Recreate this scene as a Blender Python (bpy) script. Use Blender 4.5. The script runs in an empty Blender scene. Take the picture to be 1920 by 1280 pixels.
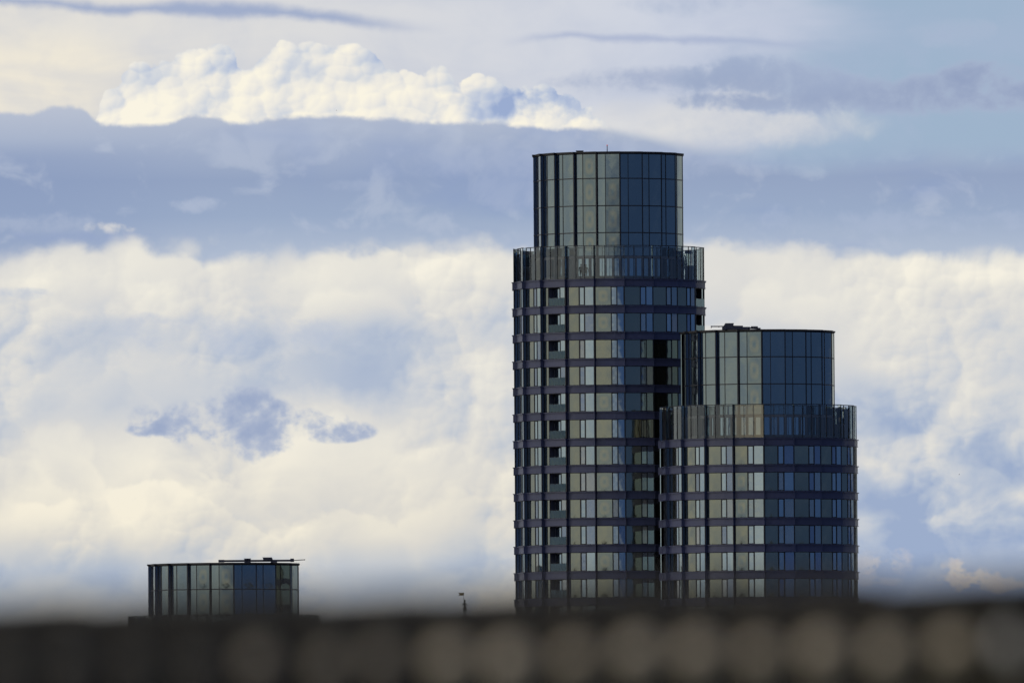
import bpy, bmesh, math, random
from mathutils import Vector, Matrix
random.seed(7)
scene = bpy.context.scene
C = scene.collection
R = math.radians

# ------------------------------------------------------------------ camera
F = 31.0                     # kilo-pixels of the photograph per radian
HORIZON = 1.650              # where eye level lies, in kilo-pixels down the photograph
EYE = 10.0                   # height of the camera above the ground, metres
ROLL = R(0.40)
PITCH = math.atan((HORIZON - 0.640) / F)
cd = bpy.data.cameras.new('camera')
cam = bpy.data.objects.new('camera', cd)
C.objects.link(cam)
cd.sensor_width = 36.0
cd.lens = F * 1000 / 1920 * 36.0
cd.clip_start = 1.0
cd.clip_end = 60000.0
cam.matrix_world = (Matrix.Translation((0, 0, EYE)) @ Matrix.Rotation(math.pi / 2 + PITCH, 4, 'X')
                    @ Matrix.Rotation(-ROLL, 4, 'Z'))
cd.dof.use_dof = True
cd.dof.focus_distance = 1975.0
cd.dof.aperture_fstop = cd.lens / 168.0      # an opening of about 170 mm
cd.dof.aperture_blades = 0
scene.camera = cam

def ray(x, y):
    """unit direction of photograph pixel (x, y)"""
    v = Vector(((x - 960) / (F * 1000), -(y - 640) / (F * 1000), -1.0))
    return (cam.matrix_world.to_3x3() @ v).normalized()

def at(x, y, dist):
    """world point of that pixel at depth y = dist"""
    d = ray(x, y)
    return Vector((0, 0, EYE)) + d * (dist / d.y)

def level(x, y):
    """photograph pixel -> level sky coordinates (kilo-pixels), free of the camera's roll"""
    d = ray(x, y)
    return math.atan2(d.x, d.y) * F + 0.96, HORIZON - math.asin(d.z) * F

# ------------------------------------------------------------------ render + exposure
vs = scene.view_settings
vs.view_transform = 'Standard'; vs.look = 'None'; vs.exposure = 0.0; vs.gamma = 1.0
vs.use_curve_mapping = False
scene.render.engine = 'CYCLES'
cy = scene.cycles
cy.use_denoising = True
try: cy.denoiser = 'OPENIMAGEDENOISE'
except Exception: pass
cy.max_bounces = 6; cy.diffuse_bounces = 2; cy.glossy_bounces = 3
cy.transmission_bounces = 2; cy.transparent_max_bounces = 10
cy.caustics_reflective = False; cy.caustics_refractive = False

# ------------------------------------------------------------------ node shorthand
class N:
    """builds shader node expressions"""
    def __init__(s, tree): s.t = tree
    def new(s, kind, **kw):
        n = s.t.nodes.new(kind)
        for k, v in kw.items(): setattr(n, k, v)
        return n
    def put(s, sock, v):
        if isinstance(v, X): s.t.links.new(v.s, sock)
        elif hasattr(v, 'is_output'): s.t.links.new(v, sock)
        elif isinstance(v, (tuple, list)) and len(v) == 3 and sock.type == 'RGBA': sock.default_value = (*v, 1)
        else: sock.default_value = v
    def m(s, op, *a, clamp=False):
        n = s.new('ShaderNodeMath', operation=op, use_clamp=clamp)
        for i, v in enumerate(a): s.put(n.inputs[i], v)
        return X(s, n.outputs[0])
    def step(s, v, lo, hi, a=0.0, b=1.0):
        n = s.new('ShaderNodeMapRange', interpolation_type='SMOOTHSTEP')
        for i, q in enumerate((v, lo, hi, a, b)): s.put(n.inputs[i], q)
        return X(s, n.outputs[0])
    def lin(s, v, lo, hi, a=0.0, b=1.0):
        n = s.new('ShaderNodeMapRange')
        for i, q in enumerate((v, lo, hi, a, b)): s.put(n.inputs[i], q)
        return X(s, n.outputs[0])
    def mix(s, f, a, b, blend='MIX'):
        n = s.new('ShaderNodeMix', data_type='RGBA', blend_type=blend)
        s.put(n.inputs['Factor'], f)
        s.put(n.inputs[6], a); s.put(n.inputs[7], b)
        return X(s, n.outputs[2])
    def ramp(s, f, stops, interp='LINEAR'):
        n = s.new('ShaderNodeValToRGB')
        cr = n.color_ramp; cr.interpolation = interp
        while len(cr.elements) < len(stops): cr.elements.new(0.5)
        for e, (p, c) in zip(cr.elements, stops): e.position = p; e.color = (*c, 1)
        s.put(n.inputs[0], f)
        return X(s, n.outputs[0])
    def vec(s, x, y, z):
        n = s.new('ShaderNodeCombineXYZ')
        for i, v in enumerate((x, y, z)): s.put(n.inputs[i], v)
        return X(s, n.outputs[0])
    def noise(s, v, scale, detail=4, rough=0.5, dist=0.0, lac=2.0, dim='3D'):
        n = s.new('ShaderNodeTexNoise', noise_dimensions=dim)
        s.put(n.inputs['Vector'], v)
        n.inputs['Scale'].default_value = scale; n.inputs['Detail'].default_value = detail
        n.inputs['Roughness'].default_value = rough; n.inputs['Distortion'].default_value = dist
        n.inputs['Lacunarity'].default_value = lac
        return X(s, n.outputs[0])
    def voro(s, v, scale):
        n = s.new('ShaderNodeTexVoronoi', feature='F1', voronoi_dimensions='2D')
        s.put(n.inputs['Vector'], v)
        n.inputs['Scale'].default_value = scale; n.inputs['Detail'].default_value = 0.0
        d = X(s, n.outputs[0])
        return d * d
    def curve(s, v, pts, lo, hi):
        """piecewise smooth y(x) through pts for x in lo..hi; y is kept in 0..1"""
        n = s.new('ShaderNodeFloatCurve')
        c = n.mapping.curves[0]
        pts = sorted(((px - lo) / (hi - lo), py) for px, py in pts)
        c.points[0].location = pts[0]; c.points[1].location = pts[-1]
        for p in pts[1:-1]: c.points.new(*p)
        n.mapping.update()
        s.put(n.inputs['Value'], s.lin(v, lo, hi))
        return X(s, n.outputs[0])
class X:
    def __init__(s, b, sock): s.b, s.s = b, sock
    def __add__(s, o): return s.b.m('ADD', s, o)
    __radd__ = __add__
    def __sub__(s, o): return s.b.m('SUBTRACT', s, o)
    def __rsub__(s, o): return s.b.m('SUBTRACT', o, s)
    def __mul__(s, o): return s.b.m('MULTIPLY', s, o)
    __rmul__ = __mul__

def srgb(r, g, b):
    f = lambda c: c / 12.92 if c <= 0.04045 else ((c + 0.055) / 1.055) ** 2.4
    return f(r / 255), f(g / 255), f(b / 255)

# ------------------------------------------------------------------ sky
SUN_AZ, SUN_EL = R(-104), R(20)       # azimuth from the view direction (left is negative)
world = bpy.data.worlds.new('World'); scene.world = world; world.use_nodes = True
nt = world.node_tree
for n in list(nt.nodes): nt.nodes.remove(n)
b = N(nt)
out = b.new('ShaderNodeOutputWorld'); bg = b.new('ShaderNodeBackground')
nt.links.new(bg.outputs[0], out.inputs[0])
tc = b.new('ShaderNodeTexCoord')
sp = b.new('ShaderNodeSeparateXYZ'); nt.links.new(tc.outputs['Generated'], sp.inputs[0])
dx, dy, dz = (X(b, o) for o in sp.outputs)
U = b.m('ARCTAN2', dx, dy) * F + 0.96
V = HORIZON - b.m('ARCSINE', dz) * F
def P(su, sv, seed):                   # azimuth and elevation as noise space, in kilo-pixels
    return b.vec(U * su + seed, V * sv + seed * 0.37, 0.0)
def blob(cx, cy, rx, ry, wob=None, amp=0.0):
    cx, cy = level(cx, cy)
    a = (U - cx) * (1000.0 / rx); c = (V - cy) * (1000.0 / ry)
    q = a * a + c * c
    if wob is not None: q = q + wob * amp
    return q
def soft(q, lo=0.0, hi=1.0):           # 1 inside, 0 outside
    return b.step(q, lo, hi, 1.0, 0.0)
def prof(pts, lo=-0.6, hi=2.6):
    return b.curve(U, [level(*p) for p in pts], lo, hi)

nWarp = b.noise(P(1, 1, 3.1), 5.0, 3, 0.55, dim='2D') - 0.5           # medium wobble
nFine = b.noise(P(1, 1.15, 9.7), 24.0, 4, 0.62, dim='2D') - 0.5       # fine ragged edges
nWide = b.noise(P(1, 3.2, 5.0), 1.6, 4, 0.55, 0.4, dim='2D') - 0.5    # long flat streaks
nBig = b.noise(P(1, 1.15, 21.0), 3.4, 5, 0.5, 0.12, dim='2D') - 0.5    # big billows
nMid = b.noise(P(1, 1.3, 33.0), 9.0, 4, 0.55, 0.3, dim='2D') - 0.5
def puff(scale, seed, off=0.30):
    """rounded heads of cloud packed side by side, and how far each point faces the light (upper left)"""
    uu = U + nWarp * (0.45 / scale) + nFine * (0.10 / scale) + nMid * (0.5 / scale) + seed
    vv = V * 1.12 + nBig * (0.5 / scale) + nFine * (0.08 / scale) - nMid * (0.4 / scale)
    ha = b.voro(b.vec(uu, vv, 0.0), scale)
    hb = b.voro(b.vec(uu - off * 0.72 / scale, vv - off * 0.69 / scale, 0.0), scale)
    return ha, hb - ha
h4, r4 = puff(4.2, 60.0, 0.40)
h9, r9 = puff(9.5, 40.0)
h20, r20 = puff(21.0, 17.0)
h45, r45 = puff(46.0, 5.0)

S = srgb
# 0  clear air between the clouds
sky = b.new('ShaderNodeTexSky', sky_type='NISHITA', sun_disc=False, sun_elevation=SUN_EL, sun_rotation=SUN_AZ,
            altitude=50.0, air_density=1.0, dust_density=1.2, ozone_density=2.0)
clear = b.mix(0.90, b.mix(1.0, X(b, sky.outputs[0]), (0.1, 0.1, 0.1), 'MULTIPLY'), S(158, 181, 208))
# 1  high veil, cream at the left, thinning to the right
vl = b.lin(U, -0.1, 1.3)
veilcol = b.mix(vl, S(232, 227, 216), S(204, 210, 224))
veilcol = b.mix(soft(blob(60, 150, 300, 110)), veilcol, S(242, 234, 216))
veil = b.step(U + nWide * 0.55 + (V - 0.12) * 0.35, 1.62, 1.28, 0.0, 1.0)
col = b.mix(veil, clear, veilcol)
glow = soft(blob(1330, 232, 330, 62, nMid, 1.2), 0.0, 1.1)
col = b.mix(glow * 0.85, col, S(228, 226, 222))
col = b.mix(soft(blob(1390, 172, 70, 40, nMid, 2.5)) * 0.6, col, S(226, 224, 222))
col = b.mix(soft(nWide * 2.2 + nMid * 0.8 + 0.75, 0.2, 1.1) * 0.35, col, S(172, 184, 210))
# flat dark streaks high up
def gather(blobs, lo, hi, nz, k, c0, c1):
    global col
    d = None
    for (x, y, rx, ry) in blobs:
        g_ = soft(blob(x, y, rx * 1.25, ry * 1.25), -0.4, 1.5)
        d = g_ if d is None else b.m('MAXIMUM', d, g_)
    d = d + nz * b.step(d, 0.0, 0.45)
    col = b.mix(b.step(d, lo, hi) * k, col, b.mix(b.step(d, lo + 0.25, hi + 0.45), c0, c1))
ragged = nMid * 3.0 + nFine * 1.5 + nWarp * 1.0
def streak(pts, th, u0, u1, k, c=S(150, 166, 200)):
    global col
    cl = prof(pts)
    q = b.m('ABSOLUTE', V - cl + nMid * 0.016) * (1000.0 / th) + nWarp * 1.1 + nFine * 0.5
    m = b.step(q, -0.1, 1.15, 1.0, 0.0) * b.step(U, u0, u0 + 0.14) * b.step(U, u1, u1 - 0.25) * k
    col = b.mix(m, col, c)
streak([(-300, 4), (100, 6), (150, 13), (220, 20), (350, 15), (450, 19), (550, 24), (650, 38), (760, 52), (1000, 60)], 17, -0.4, 0.86, 0.85)
streak([(900, 90), (980, 76), (1060, 66), (1150, 71), (1250, 72), (1380, 79), (1500, 84)], 12, 0.93, 1.62, 0.7, S(164, 176, 206))
gather([(1215, 152, 190, 27), (1300, 148, 110, 22), (1130, 158, 70, 16)], 0.25, 1.05, ragged * 0.55, 0.85, S(182, 191, 211), S(158, 171, 200))
gather([(1310, 8, 150, 24), (1790, 62, 90, 26)], 0.25, 1.15, ragged * 0.5, 0.6, S(176, 188, 210), S(158, 173, 203))
gather([(1440, 150, 150, 40), (1560, 178, 260, 36), (1740, 178, 260, 34), (1838, 152, 78, 34), (1940, 172, 170, 24), (1390, 190, 120, 22)], 0.1, 0.80, ragged * 0.55, 0.95, S(166, 179, 204), S(147, 161, 192))
gather([(1500, 120, 220, 70), (1480, 240, 260, 56)], 0.2, 1.3, ragged * 0.5, 0.5, S(170, 184, 209), S(164, 179, 207))
# 2  the crisp cumulus tower
top = prof([(-600, 420), (120, 300), (178, 222), (192, 180), (205, 152), (228, 138), (258, 129), (285, 138), (312, 116), (342, 98), (372, 87),
            (402, 85), (432, 96), (450, 116), (458, 128), (478, 112), (508, 95), (522, 86), (548, 94), (600, 89), (640, 80), (680, 88),
            (708, 96), (722, 118), (752, 134), (792, 134), (832, 131), (852, 147), (868, 162), (884, 150), (912, 147),
            (945, 156), (980, 156), (1012, 150), (1052, 162), (1082, 184), (1112, 206), (1140, 232), (1200, 300), (2200, 420)])
bump = (h9 - 0.22) * 0.050 + (h20 - 0.22) * 0.026 + (h45 - 0.22) * 0.014 + nFine * 0.010
inC = V - top - bump
mC = b.step(inC, -0.0012, 0.0045)
rimC = b.step(inC, 0.0, 0.030, 1.0, 0.0)
shC = 0.77 + r9 * 0.66 + r20 * 0.40 + r45 * 0.22 + nFine * 0.16 + nMid * 0.26 - b.step(U, 0.62, 1.10) * 0.13 - rimC * 0.08 + (V - 0.16) * 1.2
shC = shC - soft(blob(425, 118, 50, 44, nMid, 2), -0.3, 1.2) * 0.24 - soft(blob(905, 188, 85, 40, nMid, 2.5), -0.4, 1.3) * 0.40 \
    - soft(blob(1050, 200, 110, 44, nMid + nFine * 0.5, 2.5), -0.4, 1.3) * 0.50 - soft(blob(250, 140, 60, 26, nMid, 2), -0.3, 1.2) * 0.20 \
    - soft(blob(560, 150, 60, 50, nMid, 2), -0.3, 1.3) * 0.14 - soft(blob(700, 110, 70, 30, nMid, 2), -0.3, 1.3) * 0.14 + soft(blob(240, 215, 160, 60), -0.5, 1.2) * 0.10
ccol = b.ramp(shC, [(0.02, S(154, 172, 208)), (0.30, S(182, 194, 217)), (0.54, S(212, 216, 222)), (0.74, S(235, 232, 225)), (0.96, S(250, 244, 227))])
col = b.mix(mC, col, ccol)
# 3  the long blue grey bank
btop = prof([(-600, 200), (0, 207), (60, 212), (88, 201), (132, 196), (162, 201), (184, 224), (240, 232), (300, 230), (350, 218),
             (400, 222), (430, 228), (500, 221), (600, 214), (642, 217), (750, 222), (900, 228), (1000, 233), (1130, 236), (1200, 241),
             (1250, 250), (1330, 259), (1450, 265), (1540, 272), (1640, 262), (1720, 255), (1800, 260), (1920, 258), (2600, 250)])
bbot = prof([(-600, 470), (0, 471), (60, 470), (120, 459), (250, 457), (330, 458), (400, 469), (600, 475), (640, 466), (720, 462),
             (900, 466), (1000, 476), (1330, 470), (1400, 467), (1500, 477), (1600, 474), (1680, 478), (1750, 472), (1920, 469), (2600, 470)])
sharp = b.step(U, 1.05, 1.55, 0.010, 0.075)
bedge = V - btop - nMid * 0.020 - nFine * 0.012 * b.step(U, 1.2, 1.6, 1.0, 0.0)
mB = b.step(bedge, -0.002, sharp)
vb = b.lin(V, 0.2, 0.47)
bcol = b.ramp(vb, [(0.0, S(184, 192, 209)), (0.22, S(168, 180, 203)), (0.5, S(148, 164, 194)), (0.75, S(154, 171, 199)), (1.0, S(174, 187, 208))])
bcol = b.mix(b.step(U, 0.5, 0.0) * b.step(V, 0.25, 0.3) * 0.55, bcol, S(136, 154, 190))
bcol = b.mix(b.step(nMid + nWide * 0.7 + soft(blob(400, 285, 330, 55)) * 0.14, 0.03, 0.26) * 0.55, bcol, S(183, 193, 212))
bcol = b.mix(b.step(nWide * 1.2 - nWarp * 0.4, 0.02, 0.35) * 0.45, bcol, S(136, 156, 197))
for (x, y, rx, ry, k, c) in [(360, 386, 52, 14, 0.55, S(184, 194, 214)), (680, 348, 60, 12, 0.35, S(176, 188, 212)), (205, 428, 48, 11, 0.75, S(226, 223, 218)),
                             (70, 424, 130, 24, 0.5, S(176, 187, 209)), (120, 445, 190, 14, 0.5, S(146, 163, 200)), (1280, 252, 260, 16, 0.35, S(205, 208, 216)),
                             (1700, 415, 260, 26, 0.4, S(176, 188, 212)), (1150, 300, 300, 40, 0.35, S(176, 187, 211))]:
    bcol = b.mix(soft(blob(x, y, rx, ry, nMid * 1.4 + nWarp + nFine, 2.8), -0.5, 1.2) * k, bcol, c)
col = b.mix(mB, col, bcol)
# 4  the great sunlit mass
crisp = b.step(nBig + nWide * 0.4, -0.10, 0.16)      # where the mass is well modelled, elsewhere it is soft
medge = V - bbot - 0.006 - nMid * 0.055 - nFine * 0.020 - (h9 - 0.22) * 0.034 - (h4 - 0.22) * 0.03 - (h20 - 0.22) * 0.018
mM = b.step(medge, -0.030, 0.014)
sh = 0.53 + nBig * 0.35 + r4 * 0.40 + (r9 * 0.42 + r20 * 0.27 + r45 * 0.14) * crisp + nMid * 0.20 + nFine * 0.08
sh = sh + b.step(medge, 0.14, 0.0) * 0.09 - b.step(b.m('ABSOLUTE', V - 0.70), 0.17, 0.02) * 0.06 - b.step(V, 0.98, 1.08) * 0.14
# heads of cloud one before the other: each is lit along its top and greyer below
for (v0, seed, amp, k, thr) in [(0.56, 2.0, 0.16, 0.75, 0.0), (0.66, 11.0, 0.20, 0.65, 0.02), (0.80, 23.0, 0.22, 0.7, -0.02), (0.93, 37.0, 0.20, 0.8, -0.05)]:
    wv = b.noise(b.vec(U + seed, V * 0.35 + seed, 0.0), 2.3, 2, 0.5, dim='2D') - 0.5
    e = V - v0 - wv * (amp * 2.0) - (h4 - 0.22) * 0.10 - (h9 - 0.22) * 0.05 - (h20 - 0.22) * 0.018 - nMid * 0.02
    m = b.step(e, -0.006, 0.014) * b.step(wv - nBig * 0.7, thr - 0.14, thr + 0.16) * b.step(e, 0.26, 0.08)
    sh = sh + m * (b.step(e, 0.0, 0.12, 0.20, -0.12)) * k
for (x, y, rx, ry, k) in [
    (150, 505, 260, 60, 0.14), (640, 530, 330, 70, 0.12), (880, 505, 160, 50, 0.10), (170, 920, 270, 130, 0.26), (330, 965, 240, 100, 0.14),
    (800, 950, 260, 130, 0.18), (640, 880, 300, 120, 0.08), (1800, 500, 220, 50, 0.14), (1640, 600, 200, 110, 0.16), (460, 800, 380, 110, 0.13), (260, 690, 280, 60, 0.07), (1480, 540, 180, 70, 0.12), (1850, 720, 120, 90, 0.10),
    (400, 620, 420, 46, -0.12), (760, 690, 420, 80, -0.11), (120, 720, 240, 90, -0.06), (900, 790, 180, 110, -0.12),
    (1760, 900, 260, 160, -0.34), (1650, 980, 160, 100, -0.20), (1850, 1000, 160, 70, -0.20), (1730, 560, 120, 40, -0.06),
    (1690, 790, 160, 90, -0.10), (60, 1040, 260, 60, -0.10), (1900, 840, 150, 110, -0.10)]:
    sh = sh + soft(blob(x, y, rx, ry, nMid + nBig, 1.6), -0.3, 1.4) * k
mcol = b.ramp(sh, [(0.0, S(156, 173, 203)), (0.22, S(180, 191, 209)), (0.42, S(203, 207, 213)), (0.60, S(219, 218, 215)), (0.80, S(232, 229, 220)), (1.0, S(245, 240, 226))])
warm = b.step(V, 0.72, 1.0) * b.step(U, 1.35, 0.9)
mcol = b.mix(warm * 0.8, mcol, b.mix(1.0, mcol, (1.0, 0.97, 0.91), 'MULTIPLY'))
col = b.mix(mM, col, mcol)
# small dark scraps in front of it: thin cloud gathered into a few ragged bodies
gather([(432, 794, 126, 48), (452, 758, 56, 44), (340, 800, 90, 22), (490, 824, 56, 40), (268, 781, 30, 20), (590, 792, 62, 24), (630, 808, 66, 20)],
       0.20, 0.84, ragged * 0.75, 0.95, S(182, 191, 209), S(152, 167, 198))
gather([(20, 551, 76, 13), (300, 614, 230, 26), (450, 626, 300, 40)], 0.35, 1.1, ragged * 0.7, 0.55, S(186, 196, 214), S(172, 186, 211))
# low bank at the foot with one small lit head
mL = b.step(V + nMid * 0.12 + nBig * 0.16, 0.99, 1.13) * b.step(U, 1.35, 1.6)
col = b.mix(mL * 0.85, col, S(152, 170, 203))
lowc = [(1815, 1082, 62, 26, 0.9), (1800, 1062, 30, 20, 0.85), (1870, 1096, 70, 14, 0.7), (1650, 1055, 60, 22, 0.5), (1640, 1090, 40, 16, 0.3)]
for (x, y, rx, ry, k) in lowc:
    col = b.mix(soft(blob(x, y, rx, ry, nMid * 1.5 + nFine * 1.6, 2.6), 0.0, 1.2) * k, col, b.mix(b.step(nFine + nMid, -0.1, 0.15), S(204, 200, 202), S(229, 218, 204)))
# the rest of the sky: broken cloud, its unseen dark sector shaped for pane reflections
gen = b.noise(b.vec(dx * F, dy * F, dz * (F * 2.0)), 0.55, 6, 0.62, 0.4) - 0.5
gcol = b.ramp(0.55 + gen * 1.2, [(0.15, S(160, 176, 206)), (0.45, S(206, 212, 220)), (0.7, S(232, 230, 222)), (0.95, S(243, 239, 226))])
inview = b.step(b.m('ABSOLUTE', U - 0.96), 1.6, 5.0, 1.0, 0.0) * b.step(V, -2.5, -0.6) 
col = b.mix(inview, gcol, col)
AX = R(-58)                            # axis of the bright side, set to suit the pane reflections
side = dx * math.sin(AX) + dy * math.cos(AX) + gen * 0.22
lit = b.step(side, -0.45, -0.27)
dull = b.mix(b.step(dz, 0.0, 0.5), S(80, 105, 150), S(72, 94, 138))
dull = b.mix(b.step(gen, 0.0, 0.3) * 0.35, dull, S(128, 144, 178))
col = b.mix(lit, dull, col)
below = b.step(dz, -0.02, 0.0)
col = b.mix(below, S(60, 64, 74), col)
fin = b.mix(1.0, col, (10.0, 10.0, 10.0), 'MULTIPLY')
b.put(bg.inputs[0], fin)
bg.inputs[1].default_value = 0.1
world.cycles.sampling_method = 'MANUAL'
world.cycles.sample_map_resolution = 256
cy.adaptive_threshold = 0.02; cy.adaptive_min_samples = 16

sl = bpy.data.lights.new('sun', 'SUN'); sl.energy = 0.6; sl.angle = R(18); sl.color = (1.0, 0.93, 0.82)
sun = bpy.data.objects.new('sun', sl); C.objects.link(sun)
sdir = Vector((math.sin(SUN_AZ) * math.cos(SUN_EL), math.cos(SUN_AZ) * math.cos(SUN_EL), math.sin(SUN_EL)))
sun.rotation_euler = (-sdir).to_track_quat('-Z', 'Y').to_euler()
sun.location = (-300, 0, 200)

# ------------------------------------------------------------------ materials
MATS = {}
def mat(name, fn):
    if name in MATS: return MATS[name]
    m = bpy.data.materials.new(name); m.use_nodes = True
    t = m.node_tree
    for n in list(t.nodes): t.nodes.remove(n)
    q = N(t); o = q.new('ShaderNodeOutputMaterial')
    t.links.new(fn(q), o.inputs[0])
    MATS[name] = m
    return m
def principled(q, **kw):
    p = q.new('ShaderNodeBsdfPrincipled')
    for k, v in kw.items(): q.put(p.inputs[k.replace('_', ' ')], v)
    return p
def objrand(q):
    return X(q, q.new('ShaderNodeObjectInfo').outputs['Random'])
def coords(q, which='Object'):
    return X(q, q.new('ShaderNodeTexCoord').outputs[which])
def bump(q, h, strength=0.3, dist=0.02):
    n = q.new('ShaderNodeBump'); n.inputs['Strength'].default_value = strength; n.inputs['Distance'].default_value = dist
    q.put(n.inputs['Height'], h)
    return n.outputs[0]

def glass(name, base, tint, ior, rings=0.0, wave=0.0025, vary=0.35):
    """coated window glass with a dim room or blind behind it"""
    def fn(q):
        r = objrand(q)
        co = coords(q)
        k = q.lin(r, 0.0, 1.0, 1.0 - vary, 1.0 + vary)
        bc = q.mix(1.0, base, q.vec(k, k, k), 'MULTIPLY')
        kt = q.lin(q.m('FRACT', r * 7.31), 0.0, 1.0, 1.0 - vary * 0.4, 1.0)
        tc_ = q.mix(1.0, tint, q.vec(kt, kt, kt), 'MULTIPLY')
        if rings:
            uv = q.new('ShaderNodeSeparateXYZ'); q.put(uv.inputs[0], coords(q, 'UV'))
            a = (X(q, uv.outputs[0]) - 0.5) * 2.0; c = (X(q, uv.outputs[1]) - 0.5) * 2.0
            d = q.m('POWER', q.m('POWER', q.m('ABSOLUTE', a), 3.0) + q.m('POWER', q.m('ABSOLUTE', c), 3.0), 0.333)
            ring = q.m('COSINE', d * 6.4 + r * 0.4) * q.step(d, 1.05, 0.6)
            tc_ = q.mix(q.lin(ring, -1.0, 1.0, 0.0, rings), tc_, q.mix(1.0, tc_, (0.55, 0.75, 1.0), 'MULTIPLY'))
            bc = q.mix(q.lin(ring, -1.0, 1.0, 0.0, rings), bc, q.mix(1.0, bc, (0.5, 0.65, 0.9), 'MULTIPLY'))
        w = q.noise(co, 0.55, 2, 0.5)
        p = principled(q, Base_Color=bc, Roughness=0.045, IOR=ior, Specular_Tint=tc_)
        p.inputs['Specular IOR Level'].default_value = 0.5
        q.put(p.inputs['Normal'], bump(q, w, 1.0, wave * 10))
        return p.outputs[0]
    return mat(name, fn)
def metal(name, c, rough=0.5, vary=0.15, streak=0.2):
    def fn(q):
        co = coords(q)
        r = objrand(q)
        mp = q.new('ShaderNodeMapping'); mp.inputs['Scale'].default_value = (3.0, 3.0, 0.6); q.put(mp.inputs[0], co)
        n1 = q.noise(mp.outputs[0], 2.2, 4, 0.6)
        n2 = q.noise(co, 14.0, 3, 0.6)
        k = (1.0 - vary) + r * (2 * vary) + (n1 - 0.5) * (2 * streak) + (n2 - 0.5) * streak
        bc = q.mix(1.0, c, q.vec(k, k, k), 'MULTIPLY')
        p = principled(q, Base_Color=bc, Roughness=rough, IOR=1.5)
        return p.outputs[0]
    return mat(name, fn)
def clearglass(name, tint, refl, ior=1.9):
    def fn(q):
        tr = q.new('ShaderNodeBsdfTransparent'); q.put(tr.inputs[0], tint)
        gl = q.new('ShaderNodeBsdfGlossy'); gl.inputs['Roughness'].default_value = 0.03
        r = objrand(q); k = q.lin(r, 0.0, 1.0, 0.8, 1.0)
        q.put(gl.inputs[0], q.mix(1.0, refl, q.vec(k, k, k), 'MULTIPLY'))
        q.put(gl.inputs['Normal'], bump(q, q.noise(coords(q), 0.7, 2, 0.5), 1.0, 0.012))
        fr = q.new('ShaderNodeFresnel'); fr.inputs[0].default_value = ior
        mx = q.new('ShaderNodeMixShader')
        t = q.t; t.links.new(fr.outputs[0], mx.inputs[0]); t.links.new(tr.outputs[0], mx.inputs[1]); t.links.new(gl.outputs[0], mx.inputs[2])
        return mx.outputs[0]
    return mat(name, fn)

G_WARM = lambda: glass('warm tinted glass', (0.012, 0.012, 0.010), (0.90, 0.94, 0.74), 2.85, wave=0.0009, vary=0.2)
G_RING = lambda: glass('stressed tinted glass', (0.014, 0.014, 0.012), (0.90, 0.95, 0.78), 2.85, rings=0.7, wave=0.0006, vary=0.2)
G_BLUE = lambda: glass('clear blue glass', (0.006, 0.009, 0.020), (0.82, 0.98, 1.0), 4.3, wave=0.0014)
G_CURT = lambda: glass('glass over pale blinds', (0.070, 0.078, 0.088), (0.86, 1.0, 0.98), 3.4)
G_LINEN = lambda: glass('glass over linen curtains', (0.15, 0.14, 0.125), (0.86, 0.96, 0.96), 3.0)
G_DARK = lambda: glass('dark return glass', (0.022, 0.032, 0.066), (0.75, 0.88, 1.0), 3.2)
G_CROWN = lambda: glass('crown glass', (0.010, 0.012, 0.014), (0.80, 0.97, 0.95), 2.9, wave=0.0012, vary=0.2)
G_CRING = lambda: glass('stressed crown glass', (0.014, 0.015, 0.014), (0.90, 0.96, 0.80), 2.9, rings=0.85, wave=0.0008, vary=0.15)
G_SCREEN = lambda: clearglass('terrace screen glass', (0.82, 0.86, 0.87), (0.84, 0.90, 0.88), 1.9)
G_GOLD = lambda: clearglass('gold reflection screen glass', (0.78, 0.76, 0.70), (1.0, 0.90, 0.68), 2.3)  # golden cloud reflection put into the colour of this glass
G_RAIL = lambda: clearglass('balustrade glass', (0.62, 0.74, 0.78), (0.62, 0.86, 0.95), 1.9)
M_BAND = lambda: metal('violet grey cladding', (0.046, 0.052, 0.112), 0.42, 0.12, 0.22)
M_FRAME = lambda: metal('black window frame', (0.010, 0.010, 0.016), 0.4, 0.1, 0.1)
M_ROOF = lambda: metal('dark roof edging', (0.016, 0.015, 0.018), 0.6)
M_CORE = lambda: metal('dark core', (0.012, 0.013, 0.020), 0.8)
M_RECESS = lambda: metal('recess lining', (0.075, 0.082, 0.125), 0.7)
M_PLANT = lambda: metal('dark blue plant paint', (0.028, 0.029, 0.052), 0.5)
M_INNER = lambda: metal('brown grey inner wall', (0.085, 0.078, 0.080), 0.7)
M_DECK = lambda: metal('terrace paving', (0.12, 0.12, 0.12), 0.8)

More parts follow.
